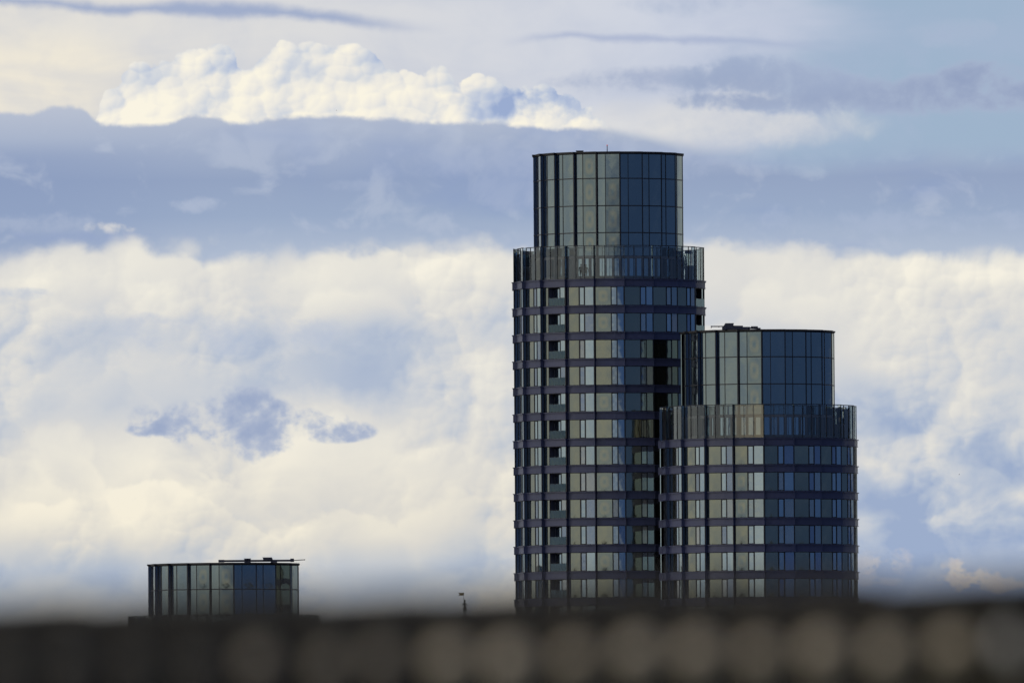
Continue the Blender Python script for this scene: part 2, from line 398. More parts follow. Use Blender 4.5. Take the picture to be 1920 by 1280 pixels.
# ------------------------------------------------------------------ mesh helpers
class MB:
    def __init__(s): s.v, s.f, s.m, s.uv, s.sm = [], [], [], {}, set()
    def quad(s, pts, mi=0):
        i = len(s.v); s.v += [tuple(p) for p in pts]; s.f.append(tuple(range(i, i + len(pts)))); s.m.append(mi)
    def box8(s, p, mi=0):
        """p: four bottom corners then four top corners, anticlockwise from above"""
        i = len(s.v); s.v += [tuple(q) for q in p]
        for f in ((3, 2, 1, 0), (4, 5, 6, 7), (0, 1, 5, 4), (1, 2, 6, 5), (2, 3, 7, 6), (3, 0, 4, 7)):
            s.f.append(tuple(i + k for k in f)); s.m.append(mi)
    def box(s, x0, x1, y0, y1, z0, z1, mi=0):
        s.box8([(x0, y0, z0), (x1, y0, z0), (x1, y1, z0), (x0, y1, z0), (x0, y0, z1), (x1, y0, z1), (x1, y1, z1), (x0, y1, z1)], mi)
    def tube(s, p0, p1, r0, r1=None, n=8, mi=0):
        r1 = r0 if r1 is None else r1
        p0, p1 = Vector(p0), Vector(p1); ax = (p1 - p0).normalized()
        a = ax.orthogonal().normalized(); c = ax.cross(a)
        i = len(s.v)
        for p, r in ((p0, r0), (p1, r1)):
            for k in range(n):
                t = 2 * math.pi * k / n
                s.v.append(tuple(p + (a * math.cos(t) + c * math.sin(t)) * r))
        for k in range(n):
            s.f.append((i + k, i + (k + 1) % n, i + n + (k + 1) % n, i + n + k)); s.m.append(mi)
        s.f.append(tuple(i + k for k in reversed(range(n)))); s.m.append(mi)
        s.f.append(tuple(i + n + k for k in range(n))); s.m.append(mi)
    def prism(s, outline, z0, z1, mi=0):
        n = len(outline); i = len(s.v)
        s.v += [(x, y, z0) for x, y in outline] + [(x, y, z1) for x, y in outline]
        for k in range(n):
            s.f.append((i + k, i + (k + 1) % n, i + n + (k + 1) % n, i + n + k)); s.m.append(mi)
        s.f.append(tuple(i + k for k in reversed(range(n)))); s.m.append(mi)
        s.f.append(tuple(i + n + k for k in range(n))); s.m.append(mi)
    def lathe(s, prof, n=24, mi=0):
        i = len(s.v)
        for r, z in prof:
            for k in range(n):
                t = 2 * math.pi * k / n; s.v.append((r * math.cos(t), r * math.sin(t), z))
        for j in range(len(prof) - 1):
            for k in range(n):
                a, c = i + j * n + k, i + j * n + (k + 1) % n
                s.f.append((a, c, c + n, a + n)); s.m.append(mi)
    def mesh(s, name, mats, smooth=False):
        me = bpy.data.meshes.new(name)
        me.from_pydata(s.v, [], s.f)
        for m in mats: me.materials.append(m)
        me.polygons.foreach_set('material_index', s.m)
        if s.uv:
            ul = me.uv_layers.new(name='UVMap')
            for li, lp in enumerate(me.loops): ul.data[li].uv = s.uv.get(lp.vertex_index, (0, 0))
        if smooth: me.polygons.foreach_set('use_smooth', [True] * len(me.polygons))
        elif s.sm: me.polygons.foreach_set('use_smooth', [k in s.sm for k in range(len(s.f))])
        me.update()
        return me
def place(name, me, parent=None, loc=(0, 0, 0), rz=0.0, m=None):
    o = bpy.data.objects.new(name, me); C.objects.link(o)
    o.parent = parent; o.location = loc; o.rotation_euler = (0, 0, rz)
    if m is not None:
        o.material_slots[0].link = 'OBJECT'; o.material_slots[0].material = m
    return o
def tag(o, label, cat, group=None, kind=None):
    if label: o['label'] = label
    if cat: o['category'] = cat
    if group: o['group'] = group
    if kind: o['kind'] = kind
    return o
def empty(name, loc):
    o = bpy.data.objects.new(name, None); C.objects.link(o); o.location = loc; o.empty_display_size = 0.5
    return o

# ------------------------------------------------------------------ ground
def ground_mat(q):
    co = coords(q)
    n = q.noise(co, 0.02, 6, 0.6)
    c = q.ramp(n, [(0.3, (0.045, 0.050, 0.040)), (0.55, (0.075, 0.072, 0.068)), (0.75, (0.060, 0.058, 0.055))])
    return principled(q, Base_Color=c, Roughness=0.9).outputs[0]
g = MB(); n = 48
ring = [(40000 * math.cos(2 * math.pi * k / n), 40000 * math.sin(2 * math.pi * k / n), 0) for k in range(n)]
g.quad(ring)
tag(place('ground', g.mesh('ground', [mat('city ground', ground_mat)])), 'flat city ground stretching away under the towers', None, kind='structure')

# ------------------------------------------------------------------ the sawtooth bay shared by every storey
NB, STEP = 20, 18.0
def pol(deg, r):
    t = R(deg); return Vector((r * math.sin(t), -r * math.cos(t), 0))
class Bay:
    """one of the twenty bays round a tower: its left end is set back, its right end stands proud"""
    def __init__(s, rad, tooth, sag):
        s.A, s.B = pol(-STEP / 2, rad - tooth), pol(STEP / 2, rad)
        s.sag = sag; s.rad = rad; s.tooth = tooth
        d = s.B - s.A; s.L = d.length
        s.n = Vector((d.y, -d.x, 0)).normalized()
        if s.n.y > 0: s.n = -s.n
        s.r = (pol(STEP / 2, rad) - pol(STEP / 2, rad - tooth)).normalized()
    def p(s, t, out=0.0, z=0.0):
        q = s.A.lerp(s.B, t) + s.n * (4 * s.sag * t * (1 - t) + out)
        return Vector((q.x, q.y, z))
    def plate(s, mb, t0, t1, z0, z1, o0, o1, mi=0):
        """solid slab along the bay from t0 to t1, between offsets o0 (back) and o1 (front)"""
        mb.box8([s.p(t0, o1, z0), s.p(t1, o1, z0), s.p(t1, o0, z0), s.p(t0, o0, z0),
                 s.p(t0, o1, z1), s.p(t1, o1, z1), s.p(t1, o0, z1), s.p(t0, o0, z1)], mi)
    def arc(s, mb, t0, t1, z0, z1, o0, o1, mi=0, seg=3):
        for k in range(seg):
            s.plate(mb, t0 + (t1 - t0) * k / seg, t0 + (t1 - t0) * (k + 1) / seg, z0, z1, o0, o1, mi)
    def pane(s, mb, t0, t1, z0, z1, out, bulge=0.006, n=4, mi=0, thick=0.03):
        """a pillowed sheet of glass with its own edges"""
        a, c = s.p(t0, out), s.p(t1, out); i = len(mb.v); f0 = len(mb.f)
        for r_ in range(n + 1):
            for k in range(n + 1):
                u, v = k / n, r_ / n
                q = a.lerp(c, u) + s.n * (bulge * (1 - (2 * u - 1) ** 2) * (1 - (2 * v - 1) ** 2))
                mb.v.append((q.x, q.y, z0 + (z1 - z0) * v)); mb.uv[len(mb.v) - 1] = (u, v)
        for r_ in range(n):
            for k in range(n):
                j = i + r_ * (n + 1) + k
                mb.sm.add(len(mb.f)); mb.f.append((j, j + 1, j + n + 2, j + n + 1)); mb.m.append(mi)
        bk = s.n * -thick
        a2, c2 = a + bk, c + bk
        e = [Vector((a.x, a.y, z0)), Vector((c.x, c.y, z0)), Vector((c.x, c.y, z1)), Vector((a.x, a.y, z1))]
        f = [Vector((a2.x, a2.y, z0)), Vector((c2.x, c2.y, z0)), Vector((c2.x, c2.y, z1)), Vector((a2.x, a2.y, z1))]
        for k in range(4):
            mb.quad([e[k], f[k], f[(k + 1) % 4], e[(k + 1) % 4]], mi)
    def ret(s, mb, z0, z1, o=0.0, inset=0.0, mi=0):
        """the short return at the proud right end, back to where the next bay starts"""
        a = s.p(1, o); c = a - s.r * (s.tooth + 0.02)
        w = Vector((a.y, -a.x, 0)).normalized() * 0.03
        mb.box8([Vector((*q.xy, z)) for z in (z0, z1) for q in (a, a + w * 0.1, c + w * 0.1, c)], mi)

def storey_kit(bay, kind, win, band):
    """meshes of one bay of one storey; z = 0 is the underside of the cladding band, windows hang below it down to -win"""
    kit = {}
    z0, z1 = -win, 0.0
    # cladding band with its shelf and lip, both proud of the glass
    mb = MB()
    bay.arc(mb, -0.012, 1.0, 0.055, band - 0.10, -0.75, 0.13)
    bay.arc(mb, -0.016, 1.018, band - 0.10, band, -0.75, 0.27)
    bay.arc(mb, -0.016, 1.012, 0.0, 0.055, -0.75, 0.20)
    kit['band'] = mb.mesh('cladding_panel', [M_BAND()])
    split = {'A': (0.545, 0.745), 'B': (0.445, 0.655)}
    fr = MB()
    bay.arc(fr, 0.0, 1.0, z1 - 0.07, z1 - 0.003, -0.10, 0.035)
    bay.arc(fr, 0.0, 1.0, z0 + 0.003, z0 + 0.06, -0.10, 0.035)
    bay.plate(fr, -0.004, 0.022, z0, z1, -0.10, 0.05)
    bay.plate(fr, 0.968, 1.0, z0, z1, -0.05, 0.04)
    bay.ret(fr, z0, z1, 0.0, mi=1)
    if kind in split:
        s1, s2 = split[kind]
        for t in (s1, s2): bay.plate(fr, t - 0.011, t + 0.011, z0, z1, -0.10, 0.05)
        mb = MB(); bay.pane(mb, 0.028, s1 - 0.014, z0 + 0.065, z1 - 0.075, 0.0, 0.010); kit['wide'] = mb
        mb = MB(); bay.pane(mb, s2 + 0.014, 0.960, z0 + 0.065, z1 - 0.075, 0.0, 0.003); kit['side'] = mb
        mb = MB()
        fw = 0.020 if kind == 'B' else 0.011
        bay.pane(mb, s1 + 0.014 + fw, s2 - 0.014 - fw, z0 + 0.065 + 0.06, z1 - 0.075 - 0.05, -0.01, 0.002, 3)
        for (a, c) in ((s1 + 0.013, s1 + 0.013 + fw), (s2 - 0.013 - fw, s2 - 0.013)):
            bay.plate(mb, a, c, z0 + 0.065, z1 - 0.075, -0.06, 0.03, 1)
        bay.plate(mb, s1 + 0.013 + fw, s2 - 0.013 - fw, z0 + 0.065, z0 + 0.125, -0.06, 0.03, 1)
        bay.plate(mb, s1 + 0.013 + fw, s2 - 0.013 - fw, z1 - 0.125, z1 - 0.075, -0.06, 0.03, 1)
        kit['casement'] = mb
    else:                                   # balcony bay: one pane, then a deep recess behind a glass rail
        s1 = 0.245
        bay.plate(fr, s1 - 0.011, s1 + 0.011, z0, z1, -0.10, 0.05)
        mb = MB(); bay.pane(mb, 0.028, s1 - 0.014, z0 + 0.065, z1 - 0.075, 0.0); kit['wide'] = mb
        mb = MB(); bay.pane(mb, 0.765, 0.960, z0 + 0.065, z1 - 0.075, -0.06, 0.003); kit['side'] = mb
        mb = MB()
        D = 0.85
        bay.plate(mb, s1 + 0.012, 1.02, z0, z1, -D - 0.1, -D)
        bay.plate(mb, s1 - 0.02, s1 + 0.011, z0, z1, -D, -0.11)
        bay.plate(mb, 0.995, 1.03, z0, z1, -D, -0.35)
        bay.plate(mb, 0.74, 0.76, z0, z1, -0.16, 0.0, 1)
        bay.plate(mb, 0.62, 0.65, z0, z1, -D + 0.002, -D + 0.06, 1)
        bay.plate(mb, s1 + 0.012, 1.0, z0, z0 + 0.04, -D, -0.11, 1)
        kit['recess'] = mb.mesh('balcony_recess', [M_RECESS(), M_FRAME()])
        mb = MB(); bay.pane(mb, 0.30, 0.60, z0 + 0.06, z1 - 0.2, -D + 0.06, 0.002, 2); kit['door'] = mb
        mb = MB(); bay.pane(mb, s1 + 0.014, 0.962, z0 + 0.07, z0 + 0.98, 0.05, 0.0, 2, thick=0.02)
        bay.plate(mb, s1 + 0.012, 0.964, z0 + 0.98, z0 + 1.005, 0.02, 0.065, 1)
        kit['rail'] = mb
    for k, v in list(kit.items()):
        if isinstance(v, MB):
            nm = {'wide': 'fixed_pane', 'side': 'side_pane', 'casement': 'casement_window', 'door': 'balcony_door', 'rail': 'glass_balustrade'}[k]
            mats = {'wide': [G_WARM()], 'side': [G_BLUE()], 'casement': [G_BLUE(), M_FRAME()], 'door': [G_BLUE()], 'rail': [G_RAIL(), M_FRAME()]}[k]
            kit[k] = v.mesh(nm, mats)
    kit['frame'] = fr.mesh('window_frame', [M_FRAME(), G_DARK()])
    return kit

def outline(bay, off, out=0.0, inner=None):
    """plan outline of the whole tower with the sawtooth"""
    pts = []
    for k in range(NB):
        rot = Matrix.Rotation(R(off + k * STEP), 3, 'Z')
        for t in (0.0, 0.33, 0.67, 1.0):
            q = rot @ bay.p(t, out); pts.append((q.x, q.y))
    return pts

def bays_round(off):
    """(bay centre angle, faces the camera side) for all twenty bays"""
    res = []
    for k in range(NB):
        a = (off + k * STEP + 180) % 360 - 180
        res.append((a, abs(a) <= 94))
    return res

def tower(name, label, cx, dist, y_band, rad, drum, off, n_storeys, drum_rows, bayspec, seedv, dcx, parts_from=0):
    """y_band: photograph row of the top of the uppermost cladding shelf at the near face; drum_rows: photograph rows of
    the crown's cap and of its horizontal joints"""
    rnd = random.Random(seedv)
    near = dist - rad
    STOREY = 49.8 / F / 1000 * near; BAND = STOREY * 0.282; WIN = STOREY - BAND
    zt = at(cx, y_band, near).z
    base = at(cx, y_band, dist); base.z = 0
    T = empty(name, base); tag(T, label, 'tower', 'round glass towers')
    bay = Bay(rad, 0.44, 0.075)
    kits = {k: storey_kit(bay, k, WIN, BAND) for k in ('A', 'B', 'balcony')}
    ba = bays_round(off)
    # ---- storeys
    for s in range(n_storeys):
        zb = zt - BAND - s * STOREY
        slab = MB(); slab.prism(outline(bay, off, -0.80), 0.05, BAND - 0.12)
        st = place('storey', slab.mesh('storey', [M_CORE()]), T, (0, 0, zb))
        for a, front in ba:
            if not front: continue
            kind = bayspec(a)
            kit = kits[kind]; rz = R(a)
            place('cladding_panel', kit['band'], st, rz=rz)
            place('window_frame', kit['frame'], st, rz=rz)
            ring = kind != 'balcony' and abs(a + 3) < 5 and rnd.random() < 0.5
            place('fixed_pane', kit['wide'], st, rz=rz, m=G_RING() if ring else None)
            q = rnd.random()
            place('side_pane', kit['side'], st, rz=rz, m=G_CURT() if q < 0.20 else (G_DARK() if q > 0.88 else (G_LINEN() if q > 0.80 else None)))
            if kind == 'balcony':
                place('balcony_recess', kit['recess'], st, rz=rz)
                place('balcony_door', kit['door'], st, rz=rz)
                place('glass_balustrade', kit['rail'], st, rz=rz)
            else:
                q = rnd.random()
                place('casement_window', kit['casement'], st, rz=rz, m=G_CURT() if q < 0.18 else (G_DARK() if q > 0.86 else (G_LINEN() if q > 0.80 else None)))
    # ---- far side and the storeys hidden lower down, each as one plain skin
    def skin(mb, a, zb):
        rot = Matrix.Rotation(R(a), 3, 'Z')
        sub = MB()
        bay.plate(sub, -0.012, 1.0, 0.0, BAND, -0.75, 0.2, 0)
        bay.plate(sub, 0.0, 1.0, -WIN, 0.0, -0.1, 0.0, 1)
        i = len(mb.v)
        for v in sub.v:
            q = rot @ Vector(v); mb.v.append((q.x, q.y, q.z + zb))
        mb.f += [tuple(i + k for k in f) for f in sub.f]; mb.m += sub.m
    mb = MB()
    for s in range(n_storeys):
        for a, front in ba:
            if not front: skin(mb, a, zt - BAND - s * STOREY)
    if mb.v: place('rear_facade', mb.mesh('rear_facade', [M_BAND(), G_BLUE()]), T)
    mb = MB(); s = n_storeys
    while zt - BAND - s * STOREY - WIN > 0.0:
        for a, front in ba: skin(mb, a, zt - BAND - s * STOREY)
        s += 1
    low = place('lower_storeys', mb.mesh('lower_storeys', [M_BAND(), G_BLUE()]), T); low['kind'] = 'stuff'
    mb = MB(); mb.prism(outline(bay, off, -2.4), 0.0, zt - 0.5); place('core', mb.mesh('core', [M_CORE()]), T)
    # ---- terrace level: deck, glass screen, set-back inner front
    mb = MB(); mb.prism(outline(bay, off, -0.1), zt - 0.06, zt + 0.02); deck = place('terrace_deck', mb.mesh('terrace_deck', [M_DECK()]), T)
    H = 4.06
    mb = MB()
    bay.arc(mb, 0.0, 1.0, zt + H - 0.09, zt + H, -0.10, 0.04)
    bay.arc(mb, 0.0, 1.0, zt, zt + 0.06, -0.10, 0.04)
    for t in (0.012, 0.335, 0.66, 0.985): bay.plate(mb, t - 0.007, t + 0.007, zt, zt + H, -0.07, 0.03)
    bay.ret(mb, zt, zt + H, 0.0, mi=1)
    sf = mb.mesh('screen_frame', [M_FRAME(), G_SCREEN()])
    sps = []
    for (t0, t1) in ((0.022, 0.325), (0.345, 0.65), (0.67, 0.975)):
        mb = MB(); bay.pane(mb, t0, t1, zt + 0.06, zt + H - 0.09, -0.03, 0.003, 3, thick=0.012)
        sps.append(mb.mesh('screen_pane', [G_SCREEN()]))
    for a, front in ba:
        f = place('screen_frame', sf, T, rz=R(a))
        for me in sps: place('screen_pane', me, f, m=G_GOLD() if seedv == 5 and (abs(a + 6.4) < 2 or a < -75) else None)
    dbay = Bay(drum, 0.38, 0.06)
    IN = [2.85, 2.55, 0.45]                                    # beam top, window head, plinth top above the deck
    mb = MB()
    dbay.arc(mb, -0.01, 1.0, zt + IN[1], zt + IN[0], -0.3, 0.14, 0, 2)
    dbay.arc(mb, -0.01, 1.0, zt + 0.02, zt + IN[2], -0.3, 0.10, 0, 2)
    for t in (0.03, 0.34, 0.66, 0.96): dbay.plate(mb, t - 0.045, t + 0.045, zt + IN[2], zt + IN[1], -0.3, 0.10)
    inner = mb.mesh('inner_front', [M_INNER()])
    ips = []
    for (t0, t1) in ((0.075, 0.295), (0.385, 0.615), (0.705, 0.915)):
        mb = MB(); dbay.pane(mb, t0, t1, zt + IN[2], zt + IN[1], 0.0, 0.003, 3); ips.append(mb.mesh('inner_pane', [G_BLUE()]))
    for a, front in ba:
        if not front: continue
        f = place('inner_front', inner, T, rz=R(a))
        for me in ips: place('inner_pane', me, f, m=G_CURT() if rnd.random() < 0.45 else None)
    # wind walls standing on the terrace between drum and screen
    for a in (-100, -80, 82, 98):
        mb = MB(); mb.box(-0.09, 0.09, -rad + 0.9, -drum - 0.2, zt + 0.02, zt + 1.9); mb.box(-0.09, 0.09, -rad + 0.9, -rad + 1.15, zt + 1.9, zt + 3.7)
        mb.box(-0.09, 0.09, -rad + 0.9, -drum - 0.2, zt + 3.45, zt + 3.7)
        place('wind_wall', mb.mesh('wind_wall', [M_INNER()]), T, rz=R(a))
    # ---- crown drum
    ztop = at(dcx, drum_rows[0], dist - drum).z
    zj = [at(dcx, y, dist - drum).z for y in drum_rows[1:]]
    lev = [ztop - 0.16] + [z for z in zj if z > zt + IN[0] + 0.3] + [zt + IN[0]]
    dd = at(dcx, drum_rows[0], dist).x - base.x
    rt = Matrix.Translation
    mb = MB(); mb.prism(outline(dbay, off, -0.35), zt + 0.02, ztop - 0.10)
    D = place('crown_core', mb.mesh('crown_core', [M_CORE()]), T)
    mb = MB(); mb.prism(outline(dbay, off, 0.18), ztop - 0.16, ztop)
    mb.prism(outline(dbay, off, 0.10), ztop - 0.26, ztop - 0.163)
    place('roof_edge', mb.mesh('roof_edge', [M_ROOF()]), T)
    for r_ in range(len(lev) - 1):
        z1, z0 = lev[r_] - (0.10 if r_ == 0 else 0.0), lev[r_ + 1]
        fr = MB()
        dbay.arc(fr, 0.0, 1.0, z0 - 0.06, z0 + 0.06, -0.10, 0.06)
        for t, w in ((0.018, 0.018), (0.355, 0.014), (0.975, 0.022)): dbay.plate(fr, t - w, t + w, z0 + 0.061, z1 - 0.061, -0.04, 0.04)
        dbay.ret(fr, z0, z1, 0.0, mi=1)
        fm = fr.mesh('crown_frame', [M_FRAME(), G_DARK()])
        mb = MB(); dbay.pane(mb, 0.038, 0.342, z0 + 0.061, z1 - 0.061, 0.0, 0.004); pn = mb.mesh('narrow_pane', [G_CROWN()])
        mb = MB(); dbay.pane(mb, 0.368, 0.951, z0 + 0.061, z1 - 0.061, 0.0, 0.010, 6); pw = mb.mesh('broad_pane', [G_CROWN()])
        for a, front in ba:
            if not front: continue
            f = place('crown_frame', fm, T, rz=R(a))
            place('narrow_pane', pn, f)
            place('broad_pane', pw, f, m=G_CRING() if -22 < a < 8 and not (r_ == 0 and rnd.random() < .4) else None)
    mb = MB()
    for a, front in ba:
        if front: continue
        rot = Matrix.Rotation(R(a), 3, 'Z'); sub = MB()
        dbay.plate(sub, 0, 1, zt + 0.02, ztop - 0.27, -0.1, 0.0)
        i = len(mb.v); mb.v += [tuple(rot @ Vector(v)) for v in sub.v]; mb.f += [tuple(i + k for k in f) for f in sub.f]; mb.m += sub.m
    place('rear_crown', mb.mesh('rear_crown', [G_CROWN()]), T)
    return T, base, zt, ztop

R1 = 361 / 2 / (F * 1000) * 2005 + 0.02
T1 = tower('round_tower', 'tallest round glass tower, left of the two standing side by side', 1141.5, 2005, 522.5, R1, 141.5 / F / 1000 * 2005, 0.0, 14,
           [284, 334.3, 385.5, 436], lambda a: 'balcony' if (abs(a + 36) < 5 or abs(a - 72) < 5) else ('B' if abs(a + 18) < 5 else 'A'), 3, 1139)
T2 = tower('round_tower', 'shorter round glass tower standing in front, right of the tallest one', 1421.5, 1986, 820.5, 369 / 2 / F / 1000 * 1986 + 0.02, 144 / F / 1000 * 1986,
           -6.4, 8, [617, 668.5, 719.3], lambda a: 'B' if abs(a - 2.5) < 12 else 'A', 5, 1419.5)
T3 = tower('round_tower', 'lone crown of a lower round glass tower far left', 420, 2010, 1214, R1, 142 / F / 1000 * 2010,
           0.0, 1, [1054, 1103.8, 1154], lambda a: 'A', 8, 420)

# ------------------------------------------------------------------ things on the roofs
def on(T, x, y, dist):
    p = at(x, y, dist); return p
# aircraft warning lamp on the tallest tower
ztop = T1[3]
p = at(1138.5, 284, 2005 - 5.0)
e = empty('warning_light', (p.x, p.y, ztop)); tag(e, 'thin mast with a small red lamp on top of the tallest tower', 'beacon')
mb = MB(); mb.tube((0, 0, 0), (0, 0, 0.86), 0.055, 0.045); mb.box(-0.18, 0.18, -0.18, 0.18, 0, 0.06); place('mast', mb.mesh('mast', [M_FRAME()]), e)
def red(q):
    p = principled(q, Base_Color=(0.5, 0.03, 0.02), Roughness=0.3, Emission_Color=(1.0, 0.12, 0.06)); p.inputs['Emission Strength'].default_value = 0.25
    return p.outputs[0]
mb = MB(); mb.lathe([(0.0, 0.80), (0.07, 0.81), (0.08, 0.87), (0.05, 0.94), (0.0, 0.96)], 12); place('red_lamp', mb.mesh('red_lamp', [mat('red lamp', red)], True), e, (0, 0, 0.04))
p = at(1087, 284, 1998)
e = empty('roof_hatch', (p.x, p.y, ztop)); tag(e, 'low dark hatch on the roof of the tallest tower', 'hatch')
mb = MB(); mb.box(-0.42, 0.42, -0.4, 0.4, 0, 0.13); place('kerb', mb.mesh('kerb', [M_ROOF()]), e)
mb = MB(); mb.box(-0.47, 0.47, -0.45, 0.45, 0.13, 0.20); place('lid', mb.mesh('lid', [M_PLANT()]), e)

def px(w): return w / F / 1000 * 1985
# window-cleaning crane on the shorter tower
p = at(1380, 617, 1978.5); z = T2[3]
e = empty('cleaning_crane', (p.x, p.y, z)); tag(e, 'folded dark blue window cleaning crane on the shorter right tower', 'crane')
mb = MB(); mb.box(px(-26), px(26), -0.9, 0.9, 0.05, 0.32); mb.box(px(-24), px(-18), -1.0, 1.0, 0.0, 0.30); mb.box(px(16), px(22), -1.0, 1.0, 0.0, 0.30)
place('carriage', mb.mesh('carriage', [M_PLANT()]), e)
mb = MB()
def wedge(mb, pts, y0, y1, mi=0):
    n = len(pts); i = len(mb.v)
    mb.v += [(x, y0, zz) for x, zz in pts] + [(x, y1, zz) for x, zz in pts]
    mb.f.append(tuple(range(i, i + n))); mb.m.append(mi); mb.f.append(tuple(reversed(range(i + n, i + 2 * n)))); mb.m.append(mi)
    for k in range(n): mb.f.append((i + k, i + n + k, i + n + (k + 1) % n, i + (k + 1) % n)); mb.m.append(mi)
wedge(mb, [(px(-25), .30), (px(-4), .30), (px(-5), .66), (px(-4), .70), (px(-4), .78), (px(-20), .78), (px(-21), .68)], -0.7, 0.7)
place('housing', mb.mesh('housing', [M_PLANT()]), e)
mb = MB(); mb.box(px(-47), px(-22), -0.14, 0.14, 0.36, 0.48); mb.box(px(-47), px(-45.6), -0.2, 0.2, 0.24, 0.50); mb.tube((px(-32), 0, 0.30), (px(-32), 0, 0.40), 0.05)
place('jib', mb.mesh('jib', [M_PLANT()]), e)
mb = MB(); wedge(mb, [(px(-6), .22), (px(46), .05), (px(46), .20), (px(13), .34), (px(13), .48), (px(-6), .50)], -0.35, 0.35)
place('counter_beam', mb.mesh('counter_beam', [M_PLANT()]), e)
mb = MB(); mb.box(px(28), px(41), -0.5, 0.5, 0.25, 0.36)
for k in range(6): mb.box(px(29 + 2 * k), px(29.8 + 2 * k), -0.5, 0.5, 0.36, 0.43)
place('cable_drum', mb.mesh('cable_drum', [M_PLANT()]), e)

# the same kind of crane, laid along the roof of the lower tower
p = at(478, 1054, 2002.5); z = T3[3]
e = empty('cleaning_crane', (p.x, p.y, z)); tag(e, 'long dark window cleaning crane folded flat on the far left tower', 'crane')
mb = MB(); mb.box(px(-68), px(67), -0.22, 0.22, 0.10, 0.34); mb.box(px(-69), px(-58), -0.3, 0.3, 0.06, 0.37); mb.box(px(-20), px(-8), -0.5, 0.5, 0.0, 0.12); mb.box(px(30), px(42), -0.5, 0.5, 0.0, 0.12)
place('boom', mb.mesh('boom', [M_PLANT()]), e)
mb = MB(); mb.box(px(-20), px(-8), -0.5, 0.5, 0.34, 0.46); mb.box(px(-21), px(-7), -0.55, 0.55, 0.46, 0.50); place('winch', mb.mesh('winch', [M_PLANT()]), e)
mb = MB(); wedge(mb, [(px(16), .30), (px(34), .30), (px(33), .52), (px(32), .62), (px(14), .62), (px(15), .56)], -0.6, 0.6); place('housing', mb.mesh('housing', [M_PLANT()]), e)
mb = MB(); mb.box(px(67), px(74), -0.3, 0.3, 0.06, 0.46); place('pivot', mb.mesh('pivot', [M_PLANT()]), e)
mb = MB(); mb.tube((px(74), 0, 0.24), (px(94), 0, 0.31), 0.05); mb.box(px(93), px(95), -0.07, 0.07, 0.25, 0.37); place('jib', mb.mesh('jib', [M_PLANT()]), e)

# ------------------------------------------------------------------ two people behind the terrace screen
def figure(name, joints, edges, mats, root=0, sub=2):
    """one continuous skinned body: joints = {key: (x, y, z, rx, ry)}"""
    me = bpy.data.meshes.new(name)
    keys = list(joints)
    me.from_pydata([joints[k][:3] for k in keys], [(keys.index(a), keys.index(c)) for a, c in edges], [])
    o = bpy.data.objects.new(name, me); C.objects.link(o)
    sk = o.modifiers.new('skin', 'SKIN'); sk.use_smooth_shade = True
    for i, k in enumerate(keys):
        me.skin_vertices[0].data[i].radius = joints[k][3:5]
        me.skin_vertices[0].data[i].use_root = (i == root)
    ss = o.modifiers.new('sub', 'SUBSURF'); ss.levels = ss.render_levels = sub
    for m in mats: me.materials.append(m)
    return o
EDGES = [('pel', 'spi'), ('spi', 'che'), ('che', 'nek'), ('nek', 'chi'), ('chi', 'hed'), ('hed', 'crn'),
         ('che', 'shL'), ('shL', 'elL'), ('elL', 'haL'), ('haL', 'fiL'), ('che', 'shR'), ('shR', 'elR'), ('elR', 'haR'), ('haR', 'fiR'),
         ('pel', 'hiL'), ('hiL', 'knL'), ('knL', 'anL'), ('anL', 'toL'), ('pel', 'hiR'), ('hiR', 'knR'), ('knR', 'anR'), ('anR', 'toR')]
def joints(h=1.75, armL=(-0.30, -0.06, 1.02), handL=(-0.22, -0.22, 0.98), armR=(0.30, -0.02, 1.04), handR=(0.24, -0.18, 0.96)):
    k = h / 1.75
    J = {'pel': (0, 0, 0.95, .135, .10), 'spi': (0, .01, 1.12, .125, .09), 'che': (0, .01, 1.34, .15, .10), 'nek': (0, 0, 1.47, .052, .052), 'chi': (0, -.02, 1.56, .062, .07),
         'hed': (0, -.01, 1.65, .078, .095), 'crn': (0, .0, 1.715, .055, .065),
         'shL': (-.18, 0, 1.40, .062, .062), 'elL': (*armL, .046, .046), 'haL': (*handL, .034, .03), 'fiL': (handL[0], handL[1] - .05, handL[2] - .09, .03, .018),
         'shR': (.18, 0, 1.40, .062, .062), 'elR': (*armR, .046, .046), 'haR': (*handR, .034, .03), 'fiR': (handR[0], handR[1] - .05, handR[2] - .09, .03, .018),
         'hiL': (-.095, 0, .88, .09, .09), 'knL': (-.11, -.01, .48, .062, .062), 'anL': (-.12, .02, .09, .045, .045), 'toL': (-.13, -.13, .04, .038, .03),
         'hiR': (.095, 0, .88, .09, .09), 'knR': (.11, -.01, .48, .062, .062), 'anR': (.12, .02, .09, .045, .045), 'toR': (.13, -.13, .04, .038, .03)}
    return {a: tuple(q * k for q in v) for a, v in J.items()}
def clothes(name, top, leg, skin):
    def fn(q):
        z = q.new('ShaderNodeSeparateXYZ'); q.put(z.inputs[0], coords(q))
        zz = X(q, z.outputs[2])
        c = q.mix(q.step(zz, 0.93, 0.95), leg, top)
        c = q.mix(q.step(zz, 1.48, 1.50), c, skin)
        return principled(q, Base_Color=c, Roughness=0.85).outputs[0]
    return mat(name, fn)
def hair(o, k, c, name):
    mb = MB(); mb.lathe([(0.0, 1.785 * k), (0.06 * k, 1.77 * k), (0.098 * k, 1.71 * k), (0.102 * k, 1.65 * k), (0.085 * k, 1.60 * k)], 14)
    h = place('hair', mb.mesh('hair', [metal(name, c, 0.7)], True), o, (0, 0.022, 0)); h.scale = (0.92, 1.0, 1.0)
zt1 = T1[2] + 0.02
p = at(1089.5, 500, 2005 - 10.75)
